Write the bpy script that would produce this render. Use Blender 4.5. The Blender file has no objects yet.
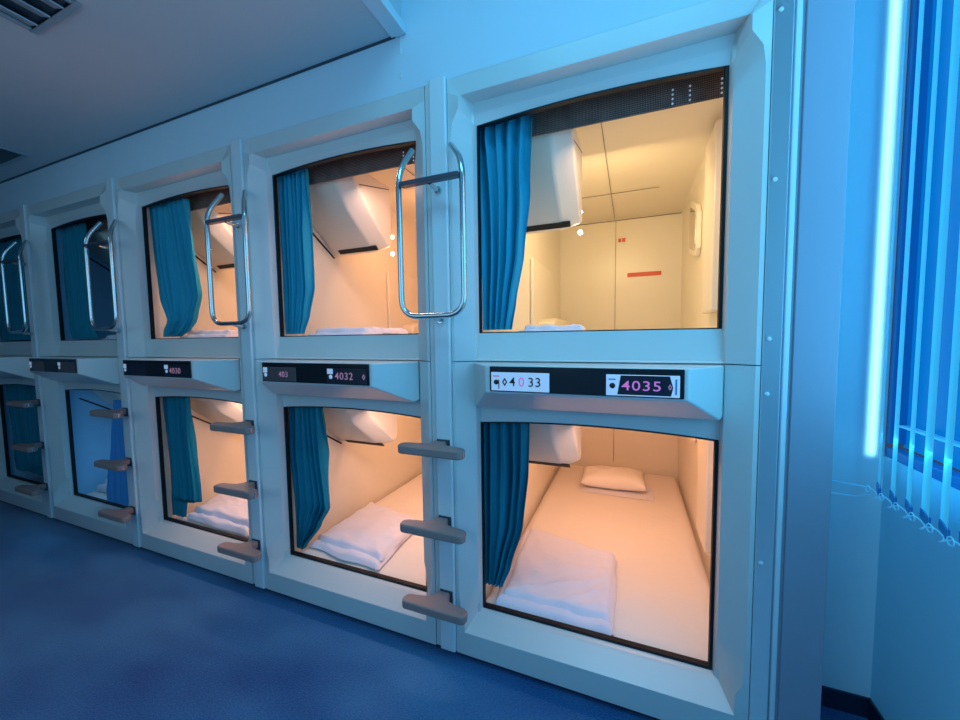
import bpy, bmesh, math, random
from mathutils import Vector, Matrix, noise
random.seed(4)
PI = math.pi
scn = bpy.context.scene
COL = scn.collection
scn.view_settings.view_transform = 'Standard'
scn.view_settings.look = 'None'
scn.view_settings.exposure = 0.0

# ------------------------------------------------------------------ materials
def lin(r, g, b):
    f = lambda c: (c/255/12.92) if c/255 <= .04045 else ((c/255+.055)/1.055)**2.4
    return (f(r), f(g), f(b), 1)

def mat(name, col, rough=.5, metal=0, spec=.5, emit=None, es=0, bump=0, bscale=200, var=0, vscale=6, coat=0, trans=0, bd=.002):
    m = bpy.data.materials.new(name); m.use_nodes = True
    nt = m.node_tree; p = nt.nodes['Principled BSDF']
    p.inputs['Base Color'].default_value = col
    p.inputs['Roughness'].default_value = rough
    p.inputs['Metallic'].default_value = metal
    p.inputs['Specular IOR Level'].default_value = spec
    p.inputs['Coat Weight'].default_value = coat
    if emit:
        p.inputs['Emission Color'].default_value = emit
        p.inputs['Emission Strength'].default_value = es
    tc = nt.nodes.new('ShaderNodeTexCoord')
    if var:
        n = nt.nodes.new('ShaderNodeTexNoise'); n.inputs['Scale'].default_value = vscale
        n.inputs['Detail'].default_value = 4
        nt.links.new(tc.outputs['Object'], n.inputs['Vector'])
        mx = nt.nodes.new('ShaderNodeMix'); mx.data_type = 'RGBA'
        mx.inputs['A'].default_value = tuple(c*(1-var) for c in col[:3])+(1,)
        mx.inputs['B'].default_value = tuple(min(1, c*(1+var)) for c in col[:3])+(1,)
        nt.links.new(n.outputs['Fac'], mx.inputs['Factor'])
        nt.links.new(mx.outputs['Result'], p.inputs['Base Color'])
    if bump:
        n = nt.nodes.new('ShaderNodeTexNoise'); n.inputs['Scale'].default_value = bscale
        n.inputs['Detail'].default_value = 3
        nt.links.new(tc.outputs['Object'], n.inputs['Vector'])
        b = nt.nodes.new('ShaderNodeBump'); b.inputs['Strength'].default_value = bump
        b.inputs['Distance'].default_value = bd
        nt.links.new(n.outputs['Fac'], b.inputs['Height'])
        nt.links.new(b.outputs['Normal'], p.inputs['Normal'])
    return m

def carpet_mat():
    m = mat('carpet_blue', lin(30, 70, 140), .75, spec=.25)
    nt = m.node_tree; p = nt.nodes['Principled BSDF']
    tc = nt.nodes.new('ShaderNodeTexCoord')
    mp = nt.nodes.new('ShaderNodeMapping'); mp.inputs['Scale'].default_value = (.7, 1.6, 1)
    mp.inputs['Rotation'].default_value = (0, 0, .5)
    nt.links.new(tc.outputs['Object'], mp.inputs['Vector'])
    n1 = nt.nodes.new('ShaderNodeTexNoise'); n1.inputs['Scale'].default_value = 150; n1.inputs['Detail'].default_value = 3
    n2 = nt.nodes.new('ShaderNodeTexNoise'); n2.inputs['Scale'].default_value = 2.0; n2.inputs['Detail'].default_value = 2
    for n in (n1, n2): nt.links.new(mp.outputs['Vector'], n.inputs['Vector'])
    mx = nt.nodes.new('ShaderNodeMix'); mx.data_type = 'RGBA'
    mx.inputs['A'].default_value = lin(0, 66, 126); mx.inputs['B'].default_value = lin(66, 126, 170)  # paler noise tone also puts the carpet's sheen into the colour
    rp = nt.nodes.new('ShaderNodeMapRange'); rp.inputs['From Min'].default_value = .35; rp.inputs['From Max'].default_value = .65
    add = nt.nodes.new('ShaderNodeMath'); add.operation = 'MULTIPLY_ADD'; add.inputs[1].default_value = .38
    s = nt.nodes.new('ShaderNodeMath'); s.operation = 'MULTIPLY'; s.inputs[1].default_value = .62
    nt.links.new(n2.outputs['Fac'], s.inputs[0])
    nt.links.new(n1.outputs['Fac'], add.inputs[0]); nt.links.new(s.outputs[0], add.inputs[2])
    nt.links.new(add.outputs[0], rp.inputs['Value']); nt.links.new(rp.outputs['Result'], mx.inputs['Factor'])
    nt.links.new(mx.outputs['Result'], p.inputs['Base Color'])
    b = nt.nodes.new('ShaderNodeBump'); b.inputs['Strength'].default_value = .6; b.inputs['Distance'].default_value = .004
    nt.links.new(n1.outputs['Fac'], b.inputs['Height']); nt.links.new(b.outputs['Normal'], p.inputs['Normal'])
    p.inputs['Sheen Weight'].default_value = .3
    return m

def blind_mat():
    m = mat('woven_dark_screen', lin(58, 46, 44), .7)
    nt = m.node_tree; p = nt.nodes['Principled BSDF']
    tc = nt.nodes.new('ShaderNodeTexCoord')
    w = nt.nodes.new('ShaderNodeTexWave'); w.inputs['Scale'].default_value = 60; w.bands_direction = 'X'
    w.inputs['Distortion'].default_value = 2
    w2 = nt.nodes.new('ShaderNodeTexWave'); w2.inputs['Scale'].default_value = 45; w2.bands_direction = 'Z'
    n = nt.nodes.new('ShaderNodeTexNoise'); n.inputs['Scale'].default_value = 16
    for q in (w, w2, n): nt.links.new(tc.outputs['Object'], q.inputs['Vector'])
    a = nt.nodes.new('ShaderNodeMath'); a.operation = 'MULTIPLY'
    nt.links.new(w.outputs['Fac'], a.inputs[0]); nt.links.new(w2.outputs['Fac'], a.inputs[1])
    c = nt.nodes.new('ShaderNodeMath'); c.operation = 'MULTIPLY'
    nt.links.new(a.outputs[0], c.inputs[0]); nt.links.new(n.outputs['Fac'], c.inputs[1])
    mx = nt.nodes.new('ShaderNodeMix'); mx.data_type = 'RGBA'
    mx.inputs['A'].default_value = lin(70, 54, 50); mx.inputs['B'].default_value = lin(225, 195, 180)
    nt.links.new(c.outputs[0], mx.inputs['Factor']); nt.links.new(mx.outputs['Result'], p.inputs['Base Color'])
    return m

M = dict(
    shell=mat('capsule_front_plastic', lin(212, 214, 212), .28, spec=.5, var=.02, vscale=3),
    post=mat('post_plastic', lin(222, 226, 228), .25, var=.02),
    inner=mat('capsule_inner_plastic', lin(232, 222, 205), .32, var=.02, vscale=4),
    innercool=mat('capsule_inner_plastic_bluelit', lin(160, 205, 232), .4, var=.02, vscale=4),  # same inner plastic with blue light put into its colour
    seam=mat('dark_seam', lin(96, 84, 74), .6, bump=.1),
    seal=mat('black_rubber_seal', lin(9, 9, 13), .6, bump=.1),
    panel=mat('black_number_panel', lin(16, 20, 28), .15, var=.05),
    plate_w=mat('white_number_plate', lin(215, 225, 240), .3, var=.03, emit=lin(200, 215, 240), es=.25),
    plate_b=mat('brown_number_plate', lin(92, 74, 76), .3, var=.15, vscale=60),
    plate_d=mat('dark_number_plate', lin(26, 28, 44), .3, var=.05),
    ink=mat('black_ink', lin(20, 22, 30), .4, var=.05),
    pink=mat('pink_ink', lin(225, 120, 185), .4, var=.05, emit=lin(230, 130, 190), es=.35),
    pinkdim=mat('dull_pink_ink', lin(205, 130, 150), .4, var=.05, emit=lin(205, 150, 175), es=.25),
    sheet=mat('white_bed_sheet', lin(238, 228, 220), .8, bump=.7, bscale=7, bd=.012),
    quilt=mat('white_quilt_cover', lin(232, 228, 240), .85, bump=.8, bscale=9, bd=.014),
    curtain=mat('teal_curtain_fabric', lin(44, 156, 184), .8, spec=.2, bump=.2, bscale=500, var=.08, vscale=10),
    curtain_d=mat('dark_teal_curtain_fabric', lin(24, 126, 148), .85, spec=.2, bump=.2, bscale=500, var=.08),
    curtain_l=mat('bright_blue_cloth', lin(70, 150, 215), .8, spec=.2, bump=.2, bscale=400, var=.08),
    steel=mat('polished_steel', lin(205, 215, 215), .16, metal=1, var=.02),
    darkmetal=mat('dark_anodised_grip', lin(88, 92, 104), .35, metal=.6, bump=.1, bscale=300),
    step=mat('grey_brown_rubber_tread', lin(158, 128, 122), .55, bump=.25, bscale=400, var=.06, vscale=20),
    wallb=mat('window_wall_bluelit_paint', lin(170, 225, 245), .6, bump=.08, bscale=120, var=.02),  # wall paint with blue light put into the colour
    wall=mat('wall_paint', lin(208, 224, 234), .6, bump=.08, bscale=120, var=.02),
    pillar=mat('pillar_paint', lin(142, 148, 164), .6, bump=.08, bscale=120, var=.03),
    ceil=mat('ceiling_board', lin(196, 200, 204), .8, bump=.15, bscale=250, var=.02),
    base=mat('dark_baseboard', lin(20, 38, 62), .5, var=.05),
    trim=mat('pale_metal_trim', lin(208, 218, 224), .45, var=.03),
    slat=mat('pale_blue_slat_fabric', lin(130, 225, 245), .6, bump=.1, bscale=300, var=.04, emit=lin(70, 205, 250), es=.30),  # glow added to the fabric in place of light on the slats
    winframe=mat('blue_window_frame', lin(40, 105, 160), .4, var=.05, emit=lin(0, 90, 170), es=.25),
    glass=mat('deep_blue_window_glass', lin(0, 50, 90), .30, spec=.2, var=.1, vscale=1.5, emit=lin(0, 116, 205), es=.85),
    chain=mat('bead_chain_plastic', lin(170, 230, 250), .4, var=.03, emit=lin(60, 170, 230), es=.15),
    red=mat('red_sticker', lin(215, 90, 62), .5, var=.05),
    lamp=mat('glowing_bulb', lin(255, 240, 200), .3, var=.01, emit=(1, .86, .55, 1), es=40),
    grille=mat('ceiling_vent_metal', lin(150, 165, 172), .4, var=.04),
    grille_d=mat('ceiling_vent_dark', lin(48, 66, 78), .5, var=.04),
    ceillamp=mat('ceiling_lamp_diffuser', lin(200, 235, 255), .4, var=.01, emit=(.30, .74, 1, 1), es=1),
    carpet=carpet_mat(), screen=blind_mat(),
    mirror=mat('mirror_glass', lin(210, 200, 185), .08, metal=.9, var=.01),
)

# ------------------------------------------------------------------ helpers
def link(o, parent=None):
    COL.objects.link(o)
    if parent: o.parent = parent
    return o

def mesh_obj(name, verts, faces, m, parent=None, smooth=True, bevel=0, segs=2, angle=35, recalc=True):
    me = bpy.data.meshes.new(name)
    me.from_pydata([tuple(v) for v in verts], [], faces)
    bm = bmesh.new(); bm.from_mesh(me)
    bmesh.ops.remove_doubles(bm, verts=bm.verts, dist=1e-6)
    if recalc: bmesh.ops.recalc_face_normals(bm, faces=bm.faces)
    bm.to_mesh(me); bm.free()
    me.materials.append(m)
    o = bpy.data.objects.new(name, me)
    link(o, parent)
    if smooth:
        me.polygons.foreach_set('use_smooth', [True]*len(me.polygons))
        me.set_sharp_from_angle(angle=math.radians(angle)) if not bevel else None
    if bevel:
        b = o.modifiers.new('Bevel', 'BEVEL'); b.width = bevel; b.segments = segs
        b.limit_method = 'ANGLE'; b.angle_limit = math.radians(18); b.harden_normals = True
    return o

class MB:
    def __init__(s): s.v = []; s.f = []
    def add(s, vs, fs):
        n = len(s.v); s.v += [tuple(v) for v in vs]; s.f += [tuple(i+n for i in f) for f in fs]; return s
    def box(s, x0, x1, y0, y1, z0, z1):
        return s.add([(x0,y0,z0),(x1,y0,z0),(x1,y1,z0),(x0,y1,z0),(x0,y0,z1),(x1,y0,z1),(x1,y1,z1),(x0,y1,z1)],
              [(0,3,2,1),(4,5,6,7),(0,1,5,4),(1,2,6,5),(2,3,7,6),(3,0,4,7)])
    def prism(s, pts, axis, a, b):
        n = len(pts)
        def P(p, t):
            if axis == 'x': return (t, p[0], p[1])
            if axis == 'y': return (p[0], t, p[1])
            return (p[0], p[1], t)
        vs = [P(p, a) for p in pts]+[P(p, b) for p in pts]
        fs = [tuple(range(n)), tuple(range(2*n-1, n-1, -1))]+[(i, i+n, (i+1) % n+n, (i+1) % n) for i in range(n)]
        return s.add(vs, fs)
    def tube(s, path, r, n=12, caps=True):
        path = [Vector(p) for p in path]; rings = []; up = None
        for i, p in enumerate(path):
            t = (path[min(i+1, len(path)-1)]-path[max(i-1, 0)]).normalized()
            if up is None:
                up = Vector((0, 0, 1)) if abs(t.z) < .9 else Vector((0, 1, 0))
            a = t.cross(up).normalized(); up = a.cross(t).normalized()
            rings.append([p+a*(r*math.cos(2*PI*k/n))+up*(r*math.sin(2*PI*k/n)) for k in range(n)])
        vs = [v for R in rings for v in R]; fs = []
        for i in range(len(path)-1):
            for k in range(n):
                fs.append((i*n+k, i*n+(k+1) % n, (i+1)*n+(k+1) % n, (i+1)*n+k))
        if caps: fs += [tuple(range(n))[::-1], tuple(range((len(path)-1)*n, len(path)*n))]
        return s.add(vs, fs)
    def sphere(s, c, r, seg=14, ring=8, sc=(1, 1, 1)):
        vs = []; fs = []
        for i in range(ring+1):
            th = PI*i/ring
            for k in range(seg):
                ph = 2*PI*k/seg
                vs.append((c[0]+r*sc[0]*math.sin(th)*math.cos(ph), c[1]+r*sc[1]*math.sin(th)*math.sin(ph), c[2]+r*sc[2]*math.cos(th)))
        for i in range(ring):
            for k in range(seg):
                fs.append((i*seg+k, (i+1)*seg+k, (i+1)*seg+(k+1) % seg, i*seg+(k+1) % seg))
        return s.add(vs, fs)
    def build(s, name, m, parent=None, **k): return mesh_obj(name, s.v, s.f, m, parent, **k)

def empty(name, loc, label, cat, group=None):
    o = bpy.data.objects.new(name, None); o.empty_display_size = .05
    link(o); o.location = loc
    return tag(o, label, cat, group)
def tag(o, label=None, cat=None, group=None, kind=None):
    if label: o['label'] = label
    if cat: o['category'] = cat
    if group: o['group'] = group
    if kind: o['kind'] = kind
    return o
def struct(o): o['kind'] = 'structure'; return o
def copy_part(o, parent, name=None):
    c = o.copy(); COL.objects.link(c); c.parent = parent
    for ch in list(o.children): copy_part(ch, c)
    return c
def round_path(pts, r, n=6):
    pts = [Vector(p) for p in pts]; out = [pts[0]]
    for i in range(1, len(pts)-1):
        a, b, c = pts[i-1], pts[i], pts[i+1]
        d1 = (a-b); d2 = (c-b); rr = min(r, d1.length*.49, d2.length*.49)
        p1 = b+d1.normalized()*rr; p2 = b+d2.normalized()*rr
        for k in range(n+1):
            t = k/n; out.append(p1*(1-t)**2+b*2*t*(1-t)+p2*t*t)
    out.append(pts[-1]); return out

# ------------------------------------------------------------------ setting
CZ = 2.444          # low ceiling
def setting():
    struct(MB().box(-6.3, 1.62, -2.4, 2.1, -.05, 0).build('floor', M['carpet'], smooth=False))
    struct(MB().box(-6.3, 1.155, 0.0, .12, 2.2335, 3.0).build('wall_front', M['wall'], smooth=False))
    # recess wall right of the pillar and the window wall
    struct(MB().box(1.0, 1.40, .28, .38, 0, 3.0).build('wall_recess', M['wall'], smooth=False))
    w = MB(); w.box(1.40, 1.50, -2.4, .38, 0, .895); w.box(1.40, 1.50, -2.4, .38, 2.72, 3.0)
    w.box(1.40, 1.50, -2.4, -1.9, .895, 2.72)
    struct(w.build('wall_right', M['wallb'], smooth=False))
    struct(MB().box(-6.3, 1.5, -2.5, -2.4, 0, 3.0).build('wall_back', M['wall'], smooth=False))
    struct(MB().box(-6.4, -6.3, -2.5, .5, 0, 3.0).build('wall_left', M['wall'], smooth=False))
    # low ceiling with end face, high ceiling
    struct(MB().box(-6.3, -.19, -2.4, -.001, CZ, CZ+.10).build('ceiling', M['ceil'], smooth=False))
    struct(MB().box(-.215, -.19, -2.4, -.001, CZ+.10, 3.0).build('ceiling_bulkhead', M['ceil'], smooth=False))
    struct(MB().box(-6.3, 1.5, -2.4, .5, 3.0, 3.05).build('ceiling_raised', M['ceil'], smooth=False))
    t = MB(); t.box(-.19, -.168, -2.4, -.001, CZ-.006, CZ+.03); t.box(-.23, -.19, -2.4, -.001, CZ-.006, CZ)
    struct(t.build('trim_1', M['trim'], bevel=.002))
    # shadow-gap strip along wall/ceiling junction
    struct(MB().box(-6.3, -.215, -.008, -.0005, CZ-.006, CZ-.0005).build('trim_2', M['grille_d'], smooth=False))
    # wall panel joint
    j = MB(); j.box(-.199, -.193, -.003, 0, 2.375, 2.436); j.box(-.199, -.193, -.003, 0, 2.285, 2.31)
    struct(j.build('trim_3', M['post'], smooth=False))
    # baseboards
    struct(MB().box(1.157, 1.392, .272, .28, 0, .07).build('baseboard_recess', M['base'], bevel=.002))
    struct(MB().box(1.392, 1.40, -2.4, .28, 0, .07).build('baseboard_right', M['base'], bevel=.002))
    struct(MB().box(-6.3, .9842, .02, .06, 0, .030).build('baseboard_front', M['base'], smooth=False))
    # pillar
    struct(MB().box(1.057, 1.156, -.002, .28, 0, 3.0).build('wall_pillar', M['pillar'], bevel=.003))
    # strips between capsule and pillar
    s = MB(); s.box(.986, 1.030, -.003, .119, .0, 2.2334); s.box(.986, 1.030, -.003, -.0005, 2.2334, 3.0)
    s1 = struct(s.build('trim_4', M['trim'], bevel=.003))
    for z in (2.152, 1.712, 1.276, 1.119, .619):
        k = MB().sphere((1.000, -.004, z), .0065, sc=(1, .5, 1)).build('screw', M['trim'], s1)
    struct(MB().box(1.036, 1.050, .0, .119, 0, 3.0).build('trim_5', M['trim'], bevel=.003))
    g = MB(); g.box(1.030, 1.036, .005, .119, 0, 3.0); g.box(1.050, 1.057, .005, .119, 0, 3.0)
    struct(g.build('trim_6', M['pillar'], smooth=False))
setting()

# window with frame and pane
def window():
    w = bpy.data.objects.new('window_1', None); link(w); w.location = (1.44, -.8, .895); struct(w)
    X = 0
    def bx(mb, x0, x1, y0, y1, z0, z1): mb.box(x0-1.44, x1-1.44, y0+.8, y1+.8, z0-.895, z1-.895)
    f = MB(); bx(f, 1.402, 1.4395, -1.9, .28, .895, .925); bx(f, 1.402, 1.46, -1.9, .28, 2.68, 2.72)
    bx(f, 1.402, 1.46, .262, .28, .94, 2.68); bx(f, 1.402, 1.46, -1.9, -1.85, .94, 2.68); bx(f, 1.41, 1.45, -.68, -.64, .94, 2.68)
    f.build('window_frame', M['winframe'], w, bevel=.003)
    f = MB(); bx(f, 1.408, 1.43, -1.85, .235, 1.0, 1.006)
    f.build('glazing_reflection', M['chain'], w)  # pale bar set in as a reflection low on the glass
    f = MB(); bx(f, 1.44, 1.448, -1.86, .27, .93, 2.69)
    f.build('pane', M['glass'], w)
window()

# ------------------------------------------------------------------ capsule front frames
HC = .492           # centre of a unit
def frame_half(kind):
    """stations from top centre to bottom centre, right half: (O, F, R, Q, I) each (hx, y, z)"""
    S = []
    if kind == 'upper':
        for k in range(7):
            t = k/6
            S.append([(.492*t, 0, 2.233), (.441*t, .004, 2.168), (.420*t, .060, 2.166), (.412*t, .064, 2.128), (.410*t, .078, 2.092+.018*(1-t*t))])
        S += [[(.492, 0, 2.185), (.443, -.010, 2.158), (.421, .058, 2.150), (.413, .06, 2.11), (.410, .078, 2.085)],
              [(.492, 0, 2.12), (.443, -.012, 2.115), (.421, .055, 2.10), (.414, .06, 2.085), (.410, .078, 2.07)],
              [(.492, 0, 2.06), (.472, -.004, 2.075), (.416, .050, 2.01), (.412, .064, 2.00), (.410, .078, 1.995)],
              [(.492, 0, 2.02), (.480, 0, 2.025), (.414, .046, 1.985), (.412, .060, 1.983), (.410, .078, 1.98)],
              [(.492, 0, 1.33), (.480, 0, 1.33), (.414, .046, 1.33), (.412, .060, 1.33), (.410, .078, 1.33)],
              [(.492, 0, 1.2015), (.480, 0, 1.2015), (.414, .046, 1.202), (.412, .058, 1.21), (.410, .078, 1.308)],
              [(.4135, .05, 1.2015), (.413, .05, 1.2018), (.412, .052, 1.202), (.408, .060, 1.21), (.405, .078, 1.308)],
              [(0, .05, 1.2015), (0, .05, 1.2018), (0, .052, 1.202), (0, .060, 1.21), (0, .078, 1.308)]]
    else:
        for k in range(7):
            t = k/6
            S.append([(.4135*t, .05, 1.1985), (.413*t, .05, 1.198), (.412*t, .052, 1.197), (.408*t, .060, 1.19), (.409*t, .078, .956+.018*(1-t*t))])
        S += [[(.492, 0, 1.1985), (.480, 0, 1.1985), (.414, .046, 1.197), (.412, .058, 1.19), (.410, .078, .955)],
              [(.492, 0, .92), (.480, 0, .92), (.414, .046, .92), (.412, .060, .92), (.410, .078, .92)],
              [(.492, 0, .31), (.480, 0, .30), (.414, .046, .335), (.412, .060, .338), (.410, .078, .34)],
              [(.492, 0, .23), (.472, -.004, .225), (.416, .050, .312), (.412, .064, .315), (.410, .078, .325)],
              [(.492, 0, .18), (.453, -.010, .195), (.424, .056, .205), (.415, .062, .212), (.410, .078, .22)],
              [(.492, -.004, .03), (.453, -.010, .128), (.424, .056, .172), (.413, .062, .176), (.410, .078, .180)],
              [(0, -.004, .03), (0, -.010, .128), (0, .055, .172), (0, .062, .176), (0, .078, .180)]]
    return S
def ring(kind):
    R = frame_half(kind)
    L = [[(-p[0], p[1], p[2]) for p in st] for st in R[1:-1]][::-1]
    return R+L
def frame_mesh(kind):
    st = ring(kind); n = len(st); vs = []; L = 7
    for s in st:
        O, F, Rr, Q, I = s
        pts = [(O[0], .10, O[2]), O, F, Rr, Q, I, (I[0], .10, I[2])]
        vs += [(p[0]+HC, p[1], p[2]) for p in pts]
    fs = []
    for i in range(n):
        j = (i+1) % n
        for k in range(L):
            k2 = (k+1) % L
            fs.append((i*L+k, i*L+k2, j*L+k2, j*L+k))
    o = mesh_obj('front_frame', vs, fs, M['shell'], bevel=.005, segs=3)
    return o
def seal_mesh(kind):
    st = ring(kind); n = len(st); vs = []
    cz = 1.70 if kind == 'upper' else .57
    for s in st:
        I = s[4]; sx = -.010 if I[0] > .39 else (.005 if I[0] < -.39 else 0)
        top = I[2] > cz+.2 and abs(I[0]) < .41 and (I[2] > (2.085 if kind == 'upper' else .9545))
        bot = I[2] < (1.32 if kind == 'upper' else .19)
        sz = -.006 if top else ((.010 if kind == 'lower' else .004) if bot else 0)
        for (a, y) in ((0, .0785), (1, .0785), (1, .099), (0, .099)):
            vs.append((I[0]+HC+a*sx, y, I[2]+a*sz))
    fs = []
    for i in range(n):
        j = (i+1) % n
        for k in range(4): fs.append((i*4+k, i*4+(k+1) % 4, j*4+(k+1) % 4, j*4+k))
    return mesh_obj('rubber_seal', vs, fs, M['seal'])

def shell_mesh(z0, z1, m):
    """one continuous inner liner: rounded tunnel closed at the back"""
    x0, x1, y0, y1 = .042, 1.012, .101, 2.03
    r = .018; prof = []
    for (cx, cz, a0) in ((x1-r, z0+r, -90), (x1-r, z1-r, 0), (x0+r, z1-r, 90), (x0+r, z0+r, 180)):
        for k in range(5):
            a = math.radians(a0+k*22.5); prof.append((cx+r*math.cos(a), cz+r*math.sin(a)))
    # slope of the ceiling haunches
    n = len(prof); vs = []; fs = []
    for y in (y0, 1.98): vs += [(p[0], y, p[1]) for p in prof]
    cxm, czm = (x0+x1)/2, (z0+z1)/2
    vs += [(cxm+(p[0]-cxm)*.985, y1, czm+(p[1]-czm)*.985) for p in prof]
    for a in range(2):
        for k in range(n): fs.append((a*n+k, a*n+(k+1) % n, (a+1)*n+(k+1) % n, (a+1)*n+k))
    fs.append(tuple(range(2*n, 3*n)))
    o = mesh_obj('inner_shell', vs, fs, m)
    o.data.flip_normals() if False else None
    return o

def tv_mesh():
    """hanging housing; local z of its lowest edge is 0"""
    mb = MB()
    # profile (y, z) of front: slopes in two facets; widen towards the back
    P0 = [(.20, .37), (.215, .29), (.30, .17), (.50, 0.0), (.53, 0.0), (.57, .03), (.57, .37)]
    vs = [(.045, y, z) for y, z in P0]
    vs += [(.335, y, z) for y, z in P0]
    P1 = [(.23, .37), (.25, .30), (.34, .195), (.52, .03), (.545, .03), (.57, .05), (.57, .37)]
    vs += [(.415, y+.015 if y < .56 else y, z) for y, z in P1]
    n = 7; fs = [tuple(range(n))[::-1], tuple(range(2*n, 3*n))]
    for a in range(2):
        for k in range(n): fs.append((a*n+k, a*n+(k+1) % n, (a+1)*n+(k+1) % n, (a+1)*n+k))
    return mesh_obj('television_housing', vs, fs, M['inner'], bevel=.018, segs=4)

protos = {}
def get_protos():
    P = protos
    for k in ('upper', 'lower'):
        P['frame_'+k] = frame_mesh(k); P['seal_'+k] = seal_mesh(k)
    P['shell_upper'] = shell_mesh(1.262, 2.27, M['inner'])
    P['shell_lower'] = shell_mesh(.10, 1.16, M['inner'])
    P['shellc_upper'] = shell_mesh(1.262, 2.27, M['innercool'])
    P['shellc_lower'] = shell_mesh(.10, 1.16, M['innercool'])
    P['tv'] = tv_mesh()
    # slot on the sloped front face between (.30,.17) and (.50,0): dark louvre
    d = Vector((.20, -.17)).normalized(); nrm = Vector((d.y, -d.x))*1.0
    a = Vector((.30, .17))+d*.228; b = a+d*.028
    off = Vector((-.648, -.762))*.0
    nn = Vector((-.6476, -.7619))
    q = [a+nn*.0025, b+nn*.0025, b-nn*.004, a-nn*.004]
    P['slot'] = MB().prism([(v.x, v.y) for v in q], 'x', .10, .372).build('vent_slot', M['seal'])
    P['groove'] = MB().tube([(.413, .30, .285), (.413, .55, .350)], .0035, 8).build('housing_groove', M['seam'])
    # left-wall dark line under the housing
    g2 = MB().prism([(.16, .215), (.50, -.018), (.505, -.010), (.165, .223)], 'x', .0425, .046).build('wall_groove', M['seal'])
    P['wgroove'] = g2
    # number console body
    vs = [(.073, .048, 1.036), (.905, .048, 1.036), (.905, .048, 1.197), (.073, .048, 1.197),
          (.178, -.108, 1.104), (.790, -.108, 1.104), (.790, -.108, 1.197), (.178, -.108, 1.197),
          (.085, .02, 1.030), (.893, .02, 1.030), (.893, .02, 1.197), (.085, .02, 1.197)]
    fs = [(0, 3, 2, 1), (0, 1, 9, 8), (1, 2, 10, 9), (2, 3, 11, 10), (3, 0, 8, 11),
          (8, 9, 5, 4), (9, 10, 6, 5), (10, 11, 7, 6), (11, 8, 4, 7), (4, 5, 6, 7)]
    P['console'] = mesh_obj('number_console', vs, fs, M['shell'], bevel=.006, segs=3)
    P['panel'] = MB().box(.197, .779, -.1125, -.1075, 1.110, 1.194).build('number_panel', M['panel'], bevel=.004)
    P['mattress_u'] = None
    # interior fittings, local to pod
    P['rib'] = MB().box(.972, 1.010, .66, .90, .10, .93).build('wall_rib', M['inner'], bevel=.008)
    f = MB()
    oc = [(1.20, .50), (1.25, .46), (1.47, .52), (1.52, .57), (1.52, .80), (1.47, .85), (1.25, .76), (1.20, .70)]
    f.prism([(y, z) for y, z in oc], 'x', .985, 1.011)
    P['mirror_frame'] = f.build('mirror_frame', M['inner'], bevel=.006)
    ci = [(1.36+(y-1.36)*.75, .645+(z-.645)*.78) for y, z in oc]
    P['mirror'] = MB().prism(ci, 'x', .981, .986).build('mirror_glass', M['mirror'])
    P['sidepanel'] = MB().prism([(1.0, .03), (1.0, .49), (1.54, .495), (1.60, .485), (1.83, .20), (1.90, .03)], 'x', .0425, .066).build('side_panel', M['inner'], bevel=.01)
    P['shelf'] = MB().prism([(1.15, .03), (1.15, .09), (1.25, .12), (1.97, .12), (1.97, .03)], 'x', .05, .17).build('side_shelf', M['inner'], bevel=.012, segs=3)
    P['seamlong'] = MB().box(.498, .5005, .12, 2.01, .964, .9665).build('ceiling_line', M['seam'])
    s = MB(); s.box(.30, .80, 1.45, 1.453, .9645, .9665)
    P['seam_reflection'] = s.build('ceiling_line', M['seam'])  # faint reflection on the ceiling, laid on as a dark strip
    P['seamback'] = MB().box(.508, .5105, 2.0265, 2.029, .05, .950).build('back_seam', M['seam'])
    P['seamtop'] = MB().box(.06, .995, 2.0255, 2.029, .950, .955).build('back_seam', M['seam'])
    P['bulb'] = MB().sphere((.404, .584, .492), .011).build('bulb_glint', M['lamp'])  # two glowing balls as glints: the lamp and its reflection
    P['bulb2'] = MB().sphere((.404, .584, .588), .010).build('bulb_glint', M['lamp'])
    P['screen'] = MB().prism([(.885-.0*k, 0) for k in range(0)] or [(.06, 2.072), (.98, 2.066), (.98, 2.24), (.06, 2.24)], 'y', .190, .196).build('roller_screen', M['screen'])
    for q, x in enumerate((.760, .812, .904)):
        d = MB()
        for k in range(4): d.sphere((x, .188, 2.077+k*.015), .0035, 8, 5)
        P['dots%d' % q] = d.build('screen_glint_row', M['plate_w'])  # pale balls set in as LED reflections on the screen
    P['rail'] = MB().tube([(.075, .142, 2.138), (.93, .142, 2.138)], .005).build('curtain_rail', M['steel'])
    P['raill'] = MB().tube([(.075, .142, .992), (.93, .142, .992)], .005).build('curtain_rail', M['steel'])
get_protos()

U_OFF = 1.30       # upper pod's floor reference
L_OFF = .165
def use(key, parent, dz=0):
    """first use takes the prototype itself, later uses a copy sharing its mesh"""
    p = protos[key]
    if not p.get('_used'):
        p['_used'] = 1; o = p; o.parent = parent
    else:
        o = p.copy()
        COL.objects.link(o); o.parent = parent
    o.location = (0, 0, dz)
    return o

def area(name, loc, rot, sx, sy, power, col, spread=180):
    l = bpy.data.lights.new(name, 'AREA'); l.shape = 'RECTANGLE'; l.size = sx; l.size_y = sy
    l.energy = power; l.color = col; l.spread = math.radians(spread)
    o = bpy.data.objects.new(name, l); link(o); o.location = loc; o.rotation_euler = rot
    return o

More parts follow.
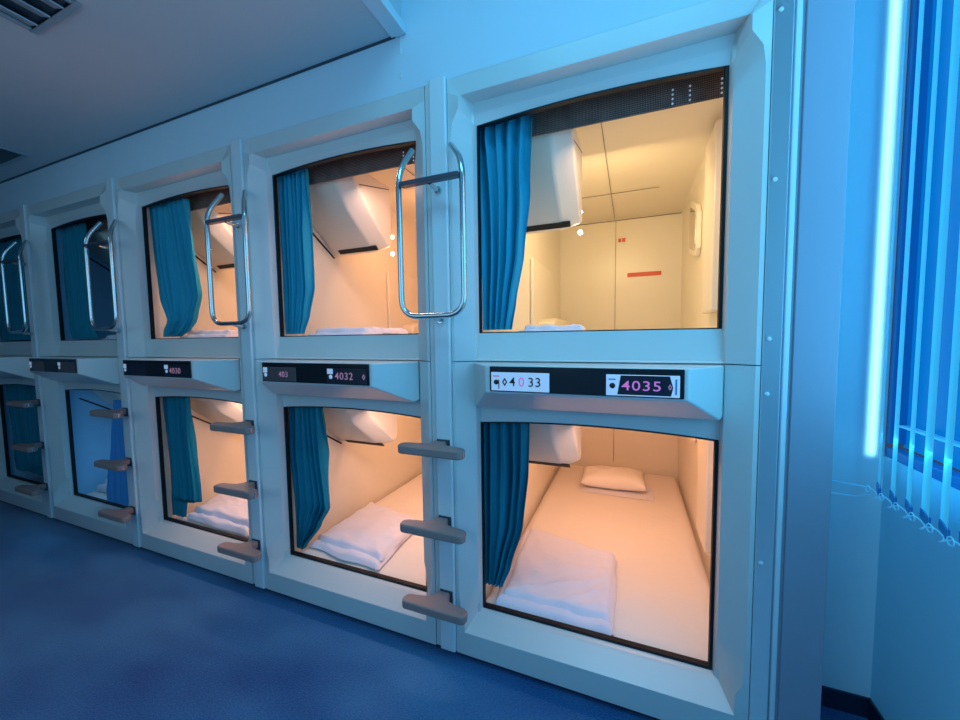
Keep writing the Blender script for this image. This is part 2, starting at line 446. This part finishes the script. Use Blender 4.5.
WARM_Y = (1.0, .74, .36)
WARM_O = (1.0, .50, .25)
PITCH = 1.08
col_desc = ['nearest the pillar and window', 'second from the pillar', 'third from the pillar', 'fourth from the pillar', 'farthest left, cut by the photo edge']
inside = {('upper', 0): 'yellow-lit and showing red stickers', ('lower', 0): 'orange-lit with a made bed and pillow',
          ('upper', 1): 'orange-lit with curtain bunched left', ('lower', 1): 'orange-lit with rumpled quilt',
          ('upper', 2): 'orange-lit with swept curtain', ('lower', 2): 'peach-lit with straight curtain',
          ('upper', 3): 'unlit and half curtained', ('lower', 3): 'pale blue inside with cloth at right',
          ('upper', 4): 'dark and curtained', ('lower', 4): 'dark and curtained'}

def text_mesh(body, size, loc, m, parent, name='room_number', ext=.0006, sx=1.0):
    cu = bpy.data.curves.new('t', 'FONT'); cu.body = body; cu.size = size; cu.extrude = ext; cu.offset = .0001
    cu.align_x = 'LEFT'; cu.align_y = 'CENTER'; cu.space_character = 1.12
    t = bpy.data.objects.new('t', cu); COL.objects.link(t)
    dg = bpy.context.evaluated_depsgraph_get()
    me = bpy.data.meshes.new_from_object(t.evaluated_get(dg))
    bpy.data.objects.remove(t)
    me.transform(Matrix.Diagonal((sx, 1, 1, 1)))
    if sx > 1: pass
    me.transform(Matrix.Rotation(PI/2, 4, 'X')); me.transform(Matrix.Translation(loc))
    me.materials.clear(); me.materials.append(m)
    o = bpy.data.objects.new(name, me); link(o, parent); return o

def diamond(cx, cz, w, h, y, m, parent):
    o_, i_ = [(0, h), (w, 0), (0, -h), (-w, 0)], [(0, h*.5), (w*.5, 0), (0, -h*.5), (-w*.5, 0)]
    vs = [(cx+a, yy, cz+b) for yy in (y, y+.0012) for pts in (o_, i_) for a, b in pts]
    fs = []
    for k in range(4):
        k2 = (k+1) % 4
        fs += [(k, k2, 4+k2, 4+k), (8+k, 12+k, 12+k2, 8+k2), (k, 8+k, 8+k2, k2), (4+k, 4+k2, 12+k2, 12+k)]
    return mesh_obj('diamond_mark', vs, fs, m, parent, smooth=False)

def plates(pn, i):
    yF = -.1145; z0, z1 = 1.1135, 1.175
    if i == 0:
        MB().box(.203, .399, yF, -.1115, z0, z1).build('number_plate', M['plate_w'], pn, bevel=.004)
        text_mesh('4', .042, (.267, yF-.0002, 1.143), M['ink'], pn)
        text_mesh('0', .042, (.298, yF-.0002, 1.143), M['pink'], pn)
        text_mesh('33', .042, (.329, yF-.0002, 1.143), M['ink'], pn)
        diamond(.251, 1.143, .009, .014, yF-.001, M['ink'], pn)
        MB().sphere((.221, yF, 1.142), .0085, sc=(1, .4, 1)).build('key_hole', M['ink'], pn)
        MB().box(.211, .233, yF-.0008, yF, 1.160, 1.164).build('plate_marking', M['pinkdim'], pn, smooth=False)
        MB().box(.229, .232, yF-.0008, yF, 1.120, 1.150).build('plate_marking', M['ink'], pn, smooth=False)
        # right plate: pale ends, dark centre
        MB().box(.570, .767, yF, -.1115, z0, z1+.001).build('number_plate', M['plate_w'], pn, bevel=.004)
        MB().prism([(.602, z0+.004), (.611, z1-.001), (.741, z1-.001), (.750, 1.142), (.745, z0+.004)], 'y', yF-.0008, yF).build('plate_centre', M['plate_d'], pn, smooth=False)
        text_mesh('4035', .040, (.613, yF-.0012, 1.143), M['pink'], pn, sx=1.24)
        diamond(.742, 1.143, .005, .009, yF-.002, M['pinkdim'], pn)
        MB().sphere((.588, yF, 1.143), .0085, sc=(1, .4, 1)).build('key_hole', M['ink'], pn)
        MB().box(.755, .760, yF-.0008, yF, 1.122, 1.166).build('plate_marking', M['curtain_l'], pn, smooth=False)
        MB().box(.577, .597, yF-.0008, yF, 1.160, 1.164).build('plate_marking', M['curtain_l'], pn, smooth=False)
    else:
        MB().box(.203, .399, yF, -.1115, z0, z1).build('number_plate', M['plate_b' if i != 2 else 'plate_d'], pn, bevel=.004)
        MB().box(.207, .232, yF-.001, yF, 1.150, z1-.002).build('plate_marking', M['plate_w'], pn, smooth=False)
        MB().sphere((.221, yF, 1.140), .009, sc=(1, .4, 1)).build('key_hole', M['plate_w'], pn)
        MB().box(.570, .767, yF, -.1115, z0, z1).build('number_plate', M['plate_d' if i != 3 else 'plate_b'], pn, bevel=.004)
        MB().box(.573, .602, yF-.001, yF, 1.152, z1-.002).build('plate_marking', M['plate_w'], pn, smooth=False)
        MB().sphere((.590, yF, 1.140), .009, sc=(1, .4, 1)).build('key_hole', M['plate_w'], pn)
        if i == 1:
            text_mesh('4032', .040, (.612, yF-.0004, 1.143), M['pinkdim'], pn, sx=1.05)
            diamond(.755, 1.143, .007, .012, yF-.001, M['pinkdim'], pn)
            text_mesh('403', .034, (.300, yF-.0004, 1.143), M['pinkdim'], pn)
        if i == 2:
            text_mesh('4030', .040, (.612, yF-.0004, 1.143), M['pinkdim'], pn, sx=1.05)

plate_name = ['plates 4033 and 4035', 'the plate reading 4032', 'the red-lettered plate third along', 'the dull brown plates', '']
for i in range(5):
    X = -PITCH*i
    for kind in ('lower', 'upper'):
        up = kind == 'upper'; off = U_OFF if up else L_OFF
        lab = {('upper', 0): 'upper white capsule nearest the window, yellow-lit, with red strip sticker on its back wall',
               ('lower', 0): 'lower white capsule with plates 4033 and 4035, made bed and pillow inside',
               ('upper', 1): 'upper white capsule above plate 4032, orange-lit, curtain bunched at left',
               ('lower', 1): 'lower white capsule with plate 4032, orange-lit, rumpled quilt inside',
               ('upper', 2): 'upper white capsule with swept teal curtain, middle column of the row',
               ('lower', 2): 'lower white capsule with straight teal curtain, middle column of the row',
               ('upper', 3): 'unlit upper white capsule, half curtained, second column from far left',
               ('lower', 3): 'lower white capsule, pale blue inside with blue cloth at right',
               ('upper', 4): 'dark upper white capsule with closed curtain, at the far left edge',
               ('lower', 4): 'dark lower white capsule with closed curtain, at the far left edge'}[(kind, i)]
        pod = empty('sleeping_capsule', (X, 0, 0), lab, 'capsule', 'sleeping capsules stacked in two rows')
        use('frame_'+kind, pod); use('seal_'+kind, pod)
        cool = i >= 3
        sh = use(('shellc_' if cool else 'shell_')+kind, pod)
        tv = use('tv', pod, off+.495); 
        for key in ('slot', 'groove'):
            c = use(key, tv)
        use('wgroove', pod, off+.495)
        if i < 3:
            for key in ('rib', 'seamlong', 'seam_reflection', 'seamback')+(('sidepanel', 'shelf') if up else ()):
                o = use(key, pod, off if up else off+(.025 if key.startswith('seaml') or key == 'seam_reflection' else 0))
            use('seamtop', pod, off if up else off+.02)
            mf = use('mirror_frame', pod, off); use('mirror', mf)
            if up:
                use('bulb', pod, off); use('bulb2', pod, off)
        if up:
            use('screen', pod); use('rail', pod)
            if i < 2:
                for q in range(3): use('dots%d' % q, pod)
        else:
            use('raill', pod)
            cn = use('console', pod); pn = use('panel', cn) ; plates(pn, i)
        if up and i == 0:
            tag(MB().box(.603, .858, 2.0245, 2.029, 1.783, 1.815).build('warning_sticker', M['red'], pod, smooth=False), 'long red strip sticker')
            s = MB().box(.530, .552, 2.0245, 2.029, 2.074, 2.104); s.box(.559, .585, 2.0245, 2.029, 2.074, 2.104)
            s.build('warning_label', M['red'], pod, smooth=False)
        # lighting
        x0 = X+.5
        if i < 3:
            c = WARM_Y if (up and i == 0) else WARM_O
            pw = {0: (5.8, 4.9), 1: (4.6, 4.2), 2: (4.4, 4.4)}[i][0 if up else 1]
            area('pod_light', (X+.5, .70, off+.80), (math.radians(50), 0, 0), .5, .12, pw, c)
            area('entry_fill', (X+.68, .24, off+(.80 if up else .78)), (math.radians(25), math.radians(-12), 0), .4, .05, pw*(.42 if i == 0 else .8), (1.0, .70, .48) if up and i == 0 else (1.0, .64, .54))  # added lamp inside the opening, brightens the front of the pod
        elif i == 3:
            area('pod_light', (X+.5, .5, off+.75), (math.radians(20), 0, 0), .4, .2, .5 if up else 3.2, (.20, .58, 1.0))  # added blue lamp; the capsules of this column are unlit

# ------------------------------------------------------------------ posts, handles, steps
post_nm = ['nearest the pillar', 'second from the pillar', 'third from the pillar', 'farthest left']
post_src = None
def steps_mesh():
    half = [(.026, 0), (.029, -.026), (.046, -.044), (.080, -.052), (.114, -.056), (.132, -.064), (.137, -.080), (.134, -.098), (.122, -.107)]
    pts = [(x-.010, y) for x, y in half+[(-x, y) for x, y in half[::-1]]]
    return pts
for i in range(4):
    X = -PITCH*i-.036
    if post_src is None:
        p = empty('ladder_post', (X, 0, 0), 'x', 'post')
        a = MB(); a.box(-.034, .034, -.014, .099, .03, 2.242); a.build('post_cover', M['post'], p, bevel=.006, segs=3)
        a = MB(); a.box(-.0585, -.0365, -.001, .099, .03, 2.238); a.build('edge_strip', M['shell'], p, bevel=.004)
        post_src = p
        h = empty('grab_handle', (X, 0, 0), 'x', 'handle')
        path = [(-.108, -.016, 2.002), (-.130, -.080, 1.900), (-.130, -.080, 1.372), (.129, -.080, 1.372), (.128, -.080, 1.900), (.056, -.018, 1.990)]
        path = [Vector(v) for v in path]
        rp = round_path(path[:2]+[path[2], path[3]]+path[4:], .072, 8)
        MB().tube(rp, .0105, 14).build('tube_loop', M['steel'], h)
        MB().box(-.119, .119, -.097, -.067, 1.842, 1.858).build('cross_grip', M['darkmetal'], h, bevel=.004, segs=3)
        MB().tube([(0, -.078, 1.842), (0, -.06, 1.838), (0, -.021, 1.838)], .008).build('support_peg', M['steel'], h)
        MB().tube([(0, -.078, 1.372), (0, -.05, 1.362), (0, -.021, 1.360)], .008).build('support_peg', M['steel'], h)
        m_ = MB().tube([(0, -.023, 1.838), (0, -.0150, 1.838)], .013, 18).build('peg_rosette', M['steel'], h)
        MB().tube([(0, -.023, 1.360), (0, -.0150, 1.360)], .013, 18).build('peg_rosette', M['steel'], h)
        hand_src = h
        st = empty('ladder_step', (X, 0, 0), 'x', 'step')
        MB().prism(steps_mesh(), 'z', -.034, 0).build('tread', M['step'], st, bevel=.009, segs=3)
        MB().tube([(.123, -.085, -.027), (.123, -.085, -.007)], .0045).build('end_cap', M['steel'], st)
        MB().box(-.028, .028, -.004, .0, -.046, .006).build('mounting_plate', M['darkmetal'], st, bevel=.002)
        step_src = st
        steps_used = False
    else:
        p = post_src.copy(); COL.objects.link(p)
        for ch in post_src.children: copy_part(ch, p)
        h = hand_src.copy(); COL.objects.link(h)
        for ch in hand_src.children: copy_part(ch, h)
    p.location = (X, 0, 0); h.location = (X, 0, 0)
    tag(p, 'tall narrow white post '+post_nm[i], 'post', 'posts between capsule columns')
    tag(h, 'chrome tube grab handle on the post '+post_nm[i], 'handle', 'chrome grab handles')
    for k, (z, nm) in enumerate(((.893, 'top'), (.587, 'middle'), (.283, 'bottom'))):
        if i == 0 and k == 0: s = step_src
        else:
            s = step_src.copy(); COL.objects.link(s)
            for ch in step_src.children: copy_part(ch, s)
        s.location = (X, -.0145, z)
        tag(s, f'{nm} grey T-shaped ladder step on the post {post_nm[i]}', 'step', 'grey ladder steps')
# filler left of last column
struct(MB().box(-6.3, -4.32-.0, .0, .12, .0, 2.2334).build('wall_left_filler', M['shell'], smooth=False))

# ------------------------------------------------------------------ curtains
def smooth_keys(keys, z):
    # keys: list of (z, x0, x1, amp, yc), descending z
    for a, b in zip(keys, keys[1:]):
        if b[0] <= z <= a[0]:
            t = (a[0]-z)/(a[0]-b[0]); t = t*t*(3-2*t)*.4+t*.6
            return [p+(q-p)*t for p, q in zip(a[1:], b[1:])]
    return list(keys[-1][1:])
def curtain(X, keys, n, m, label, seed=0, nz=46, group='teal capsule curtains', hem=.0):
    nu = n*12; vs = []; fs = []
    z1, z0 = keys[0][0], keys[-1][0]
    for j in range(nz+1):
        z = z1+(z0-z1)*j/nz
        x0, x1, amp, yc = smooth_keys(keys, z)
        for i in range(nu+1):
            u = i/nu
            w = noise.noise(Vector((u*2.2+seed, z*1.6, seed)))
            ph = 2*PI*n*u+w*3.4+z*1.3*math.sin(seed)
            a = amp*(.72+.62*noise.noise(Vector((u*n*.8+seed*3, z*1.5, 2))))
            x = x0+(x1-x0)*(u+.012*math.sin(ph*1.0+1))+.004*w
            zz = z+(hem*math.sin(u*PI*3+seed) if j == nz else 0)
            # pinched pleat heads
            sn = math.sin(ph); y = yc+a*(1-2*abs(math.sin(ph*.5))**1.4)*.9+amp*.16*math.sin(ph*2.3+z*4)
            vs.append((x, y, zz))
    for j in range(nz):
        for i in range(nu):
            a = j*(nu+1)+i; fs.append((a, a+1, a+nu+2, a+nu+1))
    x0, x1 = keys[0][1], keys[0][2]
    c = empty('curtain', (X, 0, 0), label, 'curtain', group)
    mesh_obj('curtain_fabric', vs, fs, m, c, angle=180, recalc=False)
    hk = MB()
    for k in range(n):
        x = x0+(x1-x0)*(k+.5)/n
        hk.tube([(x, .142, z1+.004), (x, .146, z1-.012)], .002, 6)
    hk.build('curtain_hooks', M['steel'], c)
    return c
A = .027; Y = .143
curtain(0, [(2.126, .052, .288, A*.6, Y), (2.07, .052, .286, A, Y), (1.85, .062, .274, A*1.2, Y), (1.62, .066, .246, A*1.2, Y), (1.44, .070, .212, A, Y), (1.322, .072, .194, A*.8, Y)], 5, M['curtain'],
        'bright teal pleated curtain tied narrow in the yellow-lit upper capsule', 1)
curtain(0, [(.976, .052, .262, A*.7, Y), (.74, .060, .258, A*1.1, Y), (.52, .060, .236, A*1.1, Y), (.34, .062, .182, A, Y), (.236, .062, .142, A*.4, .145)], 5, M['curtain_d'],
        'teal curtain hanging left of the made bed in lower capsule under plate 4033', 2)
curtain(-PITCH, [(2.126, .052, .235, A*.7, Y), (1.80, .052, .236, A, Y), (1.55, .054, .240, A, Y), (1.42, .056, .205, A*.9, Y), (1.322, .058, .165, A*.6, Y)], 6, M['curtain'],
        'teal curtain bunched at left of the upper capsule above plate 4032', 3)
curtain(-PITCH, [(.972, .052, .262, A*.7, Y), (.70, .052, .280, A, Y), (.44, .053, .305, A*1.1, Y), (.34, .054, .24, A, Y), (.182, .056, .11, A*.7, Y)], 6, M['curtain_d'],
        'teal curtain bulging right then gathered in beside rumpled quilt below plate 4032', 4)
curtain(-2*PITCH, [(2.118, .054, .385, A*.8, Y), (1.85, .062, .43, A, Y), (1.56, .085, .475, A, Y), (1.42, .14, .42, A, Y), (1.36, .09, .36, A*.8, Y), (1.322, .08, .26, A*.6, Y)], 7, M['curtain'],
        'teal curtain swept outward and tucked at its foot in the third upper capsule', 5)
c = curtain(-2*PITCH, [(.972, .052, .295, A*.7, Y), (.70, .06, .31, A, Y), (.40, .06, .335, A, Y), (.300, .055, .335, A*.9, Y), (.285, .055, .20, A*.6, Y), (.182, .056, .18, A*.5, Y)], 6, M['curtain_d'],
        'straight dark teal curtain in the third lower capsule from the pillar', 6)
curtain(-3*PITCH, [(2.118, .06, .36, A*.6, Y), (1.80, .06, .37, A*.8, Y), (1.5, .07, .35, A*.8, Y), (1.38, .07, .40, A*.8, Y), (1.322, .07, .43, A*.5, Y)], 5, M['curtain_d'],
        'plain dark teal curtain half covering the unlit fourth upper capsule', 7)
curtain(-3*PITCH, [(.90, .59, .69, .012, .13), (.61, .54, .76, .012, .12), (.36, .49, .79, .010, .105), (.25, .49, .82, .008, .092), (.196, .50, .84, .003, .088)], 4, M['curtain_l'],
        'bright blue cloth hanging at the right of the pale blue lower capsule', 8, group='blue hanging cloth')
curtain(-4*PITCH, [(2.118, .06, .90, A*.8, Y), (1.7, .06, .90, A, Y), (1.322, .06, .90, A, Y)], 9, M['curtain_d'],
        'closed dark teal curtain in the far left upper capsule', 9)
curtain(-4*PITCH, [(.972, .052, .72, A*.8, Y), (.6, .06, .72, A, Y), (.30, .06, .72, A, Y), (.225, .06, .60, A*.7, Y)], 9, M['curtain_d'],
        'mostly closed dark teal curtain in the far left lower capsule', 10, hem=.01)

# ------------------------------------------------------------------ beds and bedding
bedwhere = {('upper', 0): 'in the yellow-lit upper capsule', ('lower', 0): 'under the pillow in the lower capsule below plate 4033', ('upper', 1): 'in the upper capsule above plate 4032',
            ('lower', 1): 'in the lower capsule below plate 4032', ('upper', 2): 'in the third upper capsule from the pillar', ('lower', 2): 'in the third lower capsule from the pillar',
            ('upper', 3): 'in the unlit fourth upper capsule', ('lower', 3): 'in the pale blue fourth lower capsule'}
def mattress_mesh(top, bot):
    nx, ny = 60, 90; x0, x1, y0, y1 = .066, .988, .106, 1.985; vs = []; fs = []
    for j in range(ny+1):
        for i in range(nx+1):
            u, v = i/nx, j/ny
            e = min(u, 1-u)*(x1-x0); g = min(v, 1-v)*(y1-y0); d = min(e, g)
            z = top-.02*max(0, 1-d/.05)**2+.0035*noise.noise(Vector((u*5, v*4, .3)))+.0055*max(0, 1-abs(noise.noise(Vector((u*5-v*3, v*4+u*2, 3))))*8)*max(0, 1-v*1.4)
            vs.append((x0+(x1-x0)*u, y0+(y1-y0)*v, z))
    for j in range(ny):
        for i in range(nx):
            a = j*(nx+1)+i; fs.append((a, a+1, a+nx+2, a+nx+1))
    # skirt
    per = [i for i in range(nx+1)]+[j*(nx+1)+nx for j in range(1, ny+1)]+[ny*(nx+1)+i for i in range(nx-1, -1, -1)]+[j*(nx+1) for j in range(ny-1, 0, -1)]
    n0 = len(vs)
    for p in per: vs.append((vs[p][0], vs[p][1], bot))
    for k in range(len(per)):
        k2 = (k+1) % len(per); fs.append((per[k], n0+k, n0+k2, per[k2]))
    fs.append(tuple(range(n0, n0+len(per))))
    return mesh_obj('mattress', vs, fs, M['sheet'], angle=60)
mu = {}
for i in range(4):
    for kind in ('lower', 'upper'):
        if kind not in mu:
            o = mattress_mesh(.168 if kind == 'lower' else 1.292, .103 if kind == 'lower' else 1.264); mu[kind] = o
        else:
            o = mu[kind].copy(); COL.objects.link(o)
        o.location = (-PITCH*i, 0, 0)
        tag(o, 'thin mattress under a white sheet '+bedwhere[(kind, i)], 'mattress', 'capsule mattresses')

def quilt(X, corners, z0, h, label, seed, fold=0, layers=2, name='folded_quilt'):
    """soft folded quilt over 4 floor corners (front-left, front-right, back-right, back-left)"""
    c = [Vector((a, b, 0)) for a, b in corners]
    vs = []; fs = []
    def layer(zb, hh, sc, dx, dy, ph):
        n = 44; base = len(vs)
        ctr = sum(c, Vector())/4
        for j in range(n+1):
            for i in range(n+1):
                u, v = i/n, j/n
                p = c[0]*(1-u)*(1-v)+c[1]*u*(1-v)+c[2]*u*v+c[3]*(1-u)*v
                p = ctr+(p-ctr)*sc+Vector((dx, dy, 0))
                p += Vector((noise.noise(Vector((v*3, ph, 1))), noise.noise(Vector((u*3, ph, 5))), 0))*.014
                e = min(u, 1-u, v, 1-v)
                prof = (1-(1-min(1, e/.07))**2)**.5
                cr = 1-abs(noise.noise(Vector((u*3.2+v*3.0+ph, v*1.4-u*1.0, ph))))*1.8
                cr2 = 1-abs(noise.noise(Vector((u*7-v*6+ph, v*4+u*2, ph+4))))*2
                z = zb+hh*prof*(.72+.26*max(0, cr)+.05*max(0, cr2))+.0055*prof*max(0, 1-abs(noise.noise(Vector((u*2.2-v*3+ph, u*.8+v*.6, ph+8))))*9)
                vs.append((p.x, p.y, z))
        for j in range(n):
            for i in range(n):
                a = base+j*(n+1)+i; fs.append((a, a+1, a+n+2, a+n+1))
        per = [i for i in range(n+1)]+[j*(n+1)+n for j in range(1, n+1)]+[n*(n+1)+i for i in range(n-1, -1, -1)]+[j*(n+1) for j in range(n-1, 0, -1)]
        fs.append(tuple(base+p for p in per[::-1]))
    layer(z0, h*.55, 1.0, 0, 0, seed)
    if layers > 1: layer(z0+h*.40, h*.62, .93, .006, .022, seed+9)
    q = mesh_obj(name, vs, fs, M['quilt'], angle=70, recalc=False)
    q.location = (X, 0, 0)
    return tag(q, label, 'quilt', 'folded white quilts')
quilt(0, [(.118, .110), (.590, .110), (.588, .60), (.085, .72)], .1795, .042, 'white folded quilt at foot of the made bed below plate 4033', 1)
quilt(-PITCH, [(.115, .165), (.60, .125), (.55, .56), (.10, .66)], .1795, .052, 'rumpled white quilt with lifted fold below plate 4032', 3)
quilt(-2*PITCH, [(.20, .14), (.78, .12), (.66, .42), (.10, .42)], .1795, .07, 'white quilt spread in the third lower capsule from the pillar', 5)
quilt(-3*PITCH, [(.10, .19), (.46, .18), (.46, .60), (.10, .60)], .1795, .075, 'white quilt on the bed of the pale blue fourth lower capsule', 7)
quilt(0, [(.20, .21), (.46, .20), (.44, .55), (.20, .55)], 1.3015, .036, 'flat quilt edge just showing at the sill of the yellow-lit upper capsule', 11)
quilt(-PITCH, [(.16, .17), (.52, .165), (.55, .52), (.16, .52)], 1.3015, .048, 'quilt peeping over the sill of the upper capsule above plate 4032', 13)
quilt(-2*PITCH, [(.18, .17), (.62, .165), (.60, .5), (.18, .5)], 1.3015, .056, 'quilt peeping over the sill beside the swept curtain, third upper capsule', 15)
quilt(-3*PITCH, [(.36, .17), (.60, .17), (.60, .4), (.36, .4)], 1.3015, .045, 'scrap of white quilt over the sill of the unlit fourth upper capsule', 17)

def pillow():
    n, m_ = 34, 20; vs = []; fs = []
    W, D, H = .228, .125, .070
    for s in (1, -1):
        for j in range(m_+1):
            for i in range(n+1):
                u, v = 2*i/n-1, 2*j/m_-1
                k = max(0, (1-abs(u)**3.2))*max(0, (1-abs(v)**2.6))
                pin = 1-.07*(1-abs(v))*abs(u)**2
                z = s*H*k**.45*(1+.12*noise.noise(Vector((u*3, v*2, s))))
                vs.append((u*W*(1-.05*(1-v*v)), v*D*(1-.09*(1-u*u)), z if s > 0 else z*.8))
    N = (n+1)*(m_+1)
    for s in range(2):
        for j in range(m_):
            for i in range(n):
                a = s*N+j*(n+1)+i; q = (a, a+1, a+n+2, a+n+1); fs.append(q if s == 0 else q[::-1])
    o = mesh_obj('pillow', vs, fs, M['sheet'], angle=180, recalc=False)
    o.location = (.525, 1.56, .238); o.rotation_euler = (math.radians(6), 0, math.radians(3))
    tag(o, 'small plump white pillow on the made bed in the lower right capsule', 'pillow')
    t = quiltless = None
pillow()
# flat mat beneath the pillow
def mat_under():
    o = MB().box(.32, .80, 1.40, 1.62, .1725, .1745).build('pillow_mat', M['quilt'], bevel=.001)
    tag(o, 'thin flat cloth lying under the small white pillow', 'cloth')
mat_under()

# ------------------------------------------------------------------ vertical blind
ys = [.168, .104, .041, -.018, -.078, -.140, -.203, -.265, -.328, -.390, -.452, -.515]
nmz = ['first', 'second', 'third', 'fourth', 'fifth']
BX = 1.335
vb = empty('vertical_blind', (BX, 0, 2.80), 'pale blue vertical slat blind hanging in front of the deep blue window', 'blind')
MB().box(-.02, .02, -1.6, .26, 0, .035).build('headrail', M['trim'], vb, bevel=.003)
def slat_mesh():
    w = .036; n = 8; vs = []; fs = []
    zs = [0, .07, .075]+[.2+k*.3 for k in range(6)]+[1.985]
    for z in zs:
        for k in range(n+1):
            t = 2*k/n-1
            vs.append((.002*(1-t*t), t*w, z))
    for j in range(len(zs)-1):
        for k in range(n):
            a = j*(n+1)+k; fs.append((a, a+1, a+n+2, a+n+1))
    return vs, fs
SV, SF = slat_mesh()
src = None
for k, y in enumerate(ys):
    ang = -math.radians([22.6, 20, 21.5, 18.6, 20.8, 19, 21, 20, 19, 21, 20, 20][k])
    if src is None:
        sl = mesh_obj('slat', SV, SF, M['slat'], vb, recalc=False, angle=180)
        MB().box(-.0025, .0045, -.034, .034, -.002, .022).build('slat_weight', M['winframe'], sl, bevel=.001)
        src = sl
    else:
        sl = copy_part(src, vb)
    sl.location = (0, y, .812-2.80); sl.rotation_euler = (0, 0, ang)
path = []
for a, b in zip(ys, ys[1:]):
    for q in range(8):
        t = q/8; path.append((-.02+.012*math.sin(t*2*PI), a+(b-a)*t, -1.976-.020*math.sin(PI*t)))
ch = MB().tube(path, .0018, 6).build('bead_chain', M['chain'], vb)
for y in ys[:8]:
    r = [(-.024, y+.010*math.cos(a), -1.98+.010*math.sin(a)) for a in [2*PI*k/12 for k in range(13)]]
    MB().tube(r, .0016, 6, caps=False).build('chain_clip', M['chain'], vb)
path = [(-.02, ys[0], -1.976), (-.06, ys[0]+.03, -1.98), (-.10, ys[0]+.07, -1.986), (-.10, ys[0]+.074, -2.03), (-.03, ys[0]+.05, -2.025), (-.02, ys[0], -2.0)]
MB().tube(path, .0018, 6).build('chain_tail', M['chain'], vb)

# ------------------------------------------------------------------ ceiling fittings
v = empty('ceiling_vent', (-1.28, -.88, CZ), 'white square ceiling air vent with angled blade, top left corner', 'vent')
f = MB(); f.box(-.155, .155, .345, .365, -.010, 0); f.box(-.155, .155, -.365, -.345, -.010, 0)
f.box(-.155, -.135, -.345, .345, -.010, 0); f.box(.135, .155, -.345, .345, -.010, 0)
f.build('vent_frame', M['grille'], v, bevel=.002)
MB().box(-.135, .135, -.345, .345, -.003, -.0005).build('vent_throat', M['grille_d'], v, smooth=False)
for k in range(3):
    x = -.095+.09*k
    MB().prism([(x-.03, -.006), (x+.028, -.026), (x+.030, -.022), (x-.028, -.002)], 'y', -.335, .335).build('vent_blade', M['grille'], v)
v = empty('ceiling_vent', (-3.05, -.175, CZ), 'small flat ceiling vent at the far left edge', 'vent')
MB().box(-.24, .24, -.065, .065, -.008, 0).build('vent_frame', M['grille'], v, bevel=.002)
MB().box(-.22, .22, -.05, .045, -.0085, -.0075).build('vent_throat', M['grille_d'], v, smooth=False)

lp = empty('ceiling_lamp', (.55, -1.1, 2.999), 'cool white ceiling light panel in the raised ceiling, above the frame', 'lamp')
MB().box(-.52, .52, -.32, .32, -.03, 0).build('lamp_housing', M['trim'], lp, bevel=.004)
area('room_key', (.55, -1.1, 2.955), (0, 0, 0), 1.0, .6, 16, (.14, .61, .92))
# daylight through the slats, from the window plane
area('window_light', (1.26, -.75, 1.75), (0, math.radians(90), 0), 1.4, 1.6, 14, (.14, .56, .95))
area('gap_light', (1.367, .262, 1.85), (math.radians(90), 0, 0), .018, 1.91, .36, (.36, .92, 1.0), 100)  # added thin lamp close to the recess wall, makes its bright strip
# added fill lamps along the corridor, without fittings
area('corridor_fill', (-2.6, -1.3, 2.43), (0, 0, 0), .5, .5, 2, (.40, .66, .9))
area('corridor_fill', (-1.0, -2.2, 1.7), (math.radians(90), 0, 0), 2.5, 1.2, 10, (.40, .76, .95))
area('sill_glow', (1.34, -.35, .99), (0, math.radians(25), 0), .04, 1.1, .9, (.10, .60, 1.0))  # added lamp for the glow below the window
area('wall_wash', (.95, -1.0, .75), (0, math.radians(-90), 0), .8, .8, 2.2, (.14, .58, .95))  # added lamp facing the window wall to brighten it
area('recess_fill', (1.27, -.45, 1.9), (math.radians(90), 0, 0), .12, 1.8, 1.5, (.05, .48, 1.0), 90)  # added lamp brightening the recess wall, no fitting there

w = bpy.data.worlds.new('world'); scn.world = w; w.use_nodes = True
w.node_tree.nodes['Background'].inputs['Color'].default_value = (.1, .2, .4, 1)
w.node_tree.nodes['Background'].inputs['Strength'].default_value = .3

# ------------------------------------------------------------------ camera
cam = bpy.data.cameras.new('camera'); co = bpy.data.objects.new('camera', cam); link(co)
fwd = Vector((-0.36198511, 0.93001782, -0.06351081)).normalized()
r2 = Vector((0.93210804, 0.36198362, -0.01193519)); r2 = (r2-fwd*r2.dot(fwd)).normalized()
u2 = r2.cross(fwd)
Rm = Matrix((r2, u2, -fwd)).transposed().to_4x4()
co.matrix_world = Matrix.Translation((0.63814402, -1.2506918, 1.28528043)) @ Rm
cam.sensor_width = 36; cam.lens = 365.368/960*36
cam.shift_x = -8.9014/960; cam.shift_y = 2.2065/960
cam.clip_start = .02
scn.camera = co
for o in bpy.data.objects:
    if '_used' in o: del o['_used']
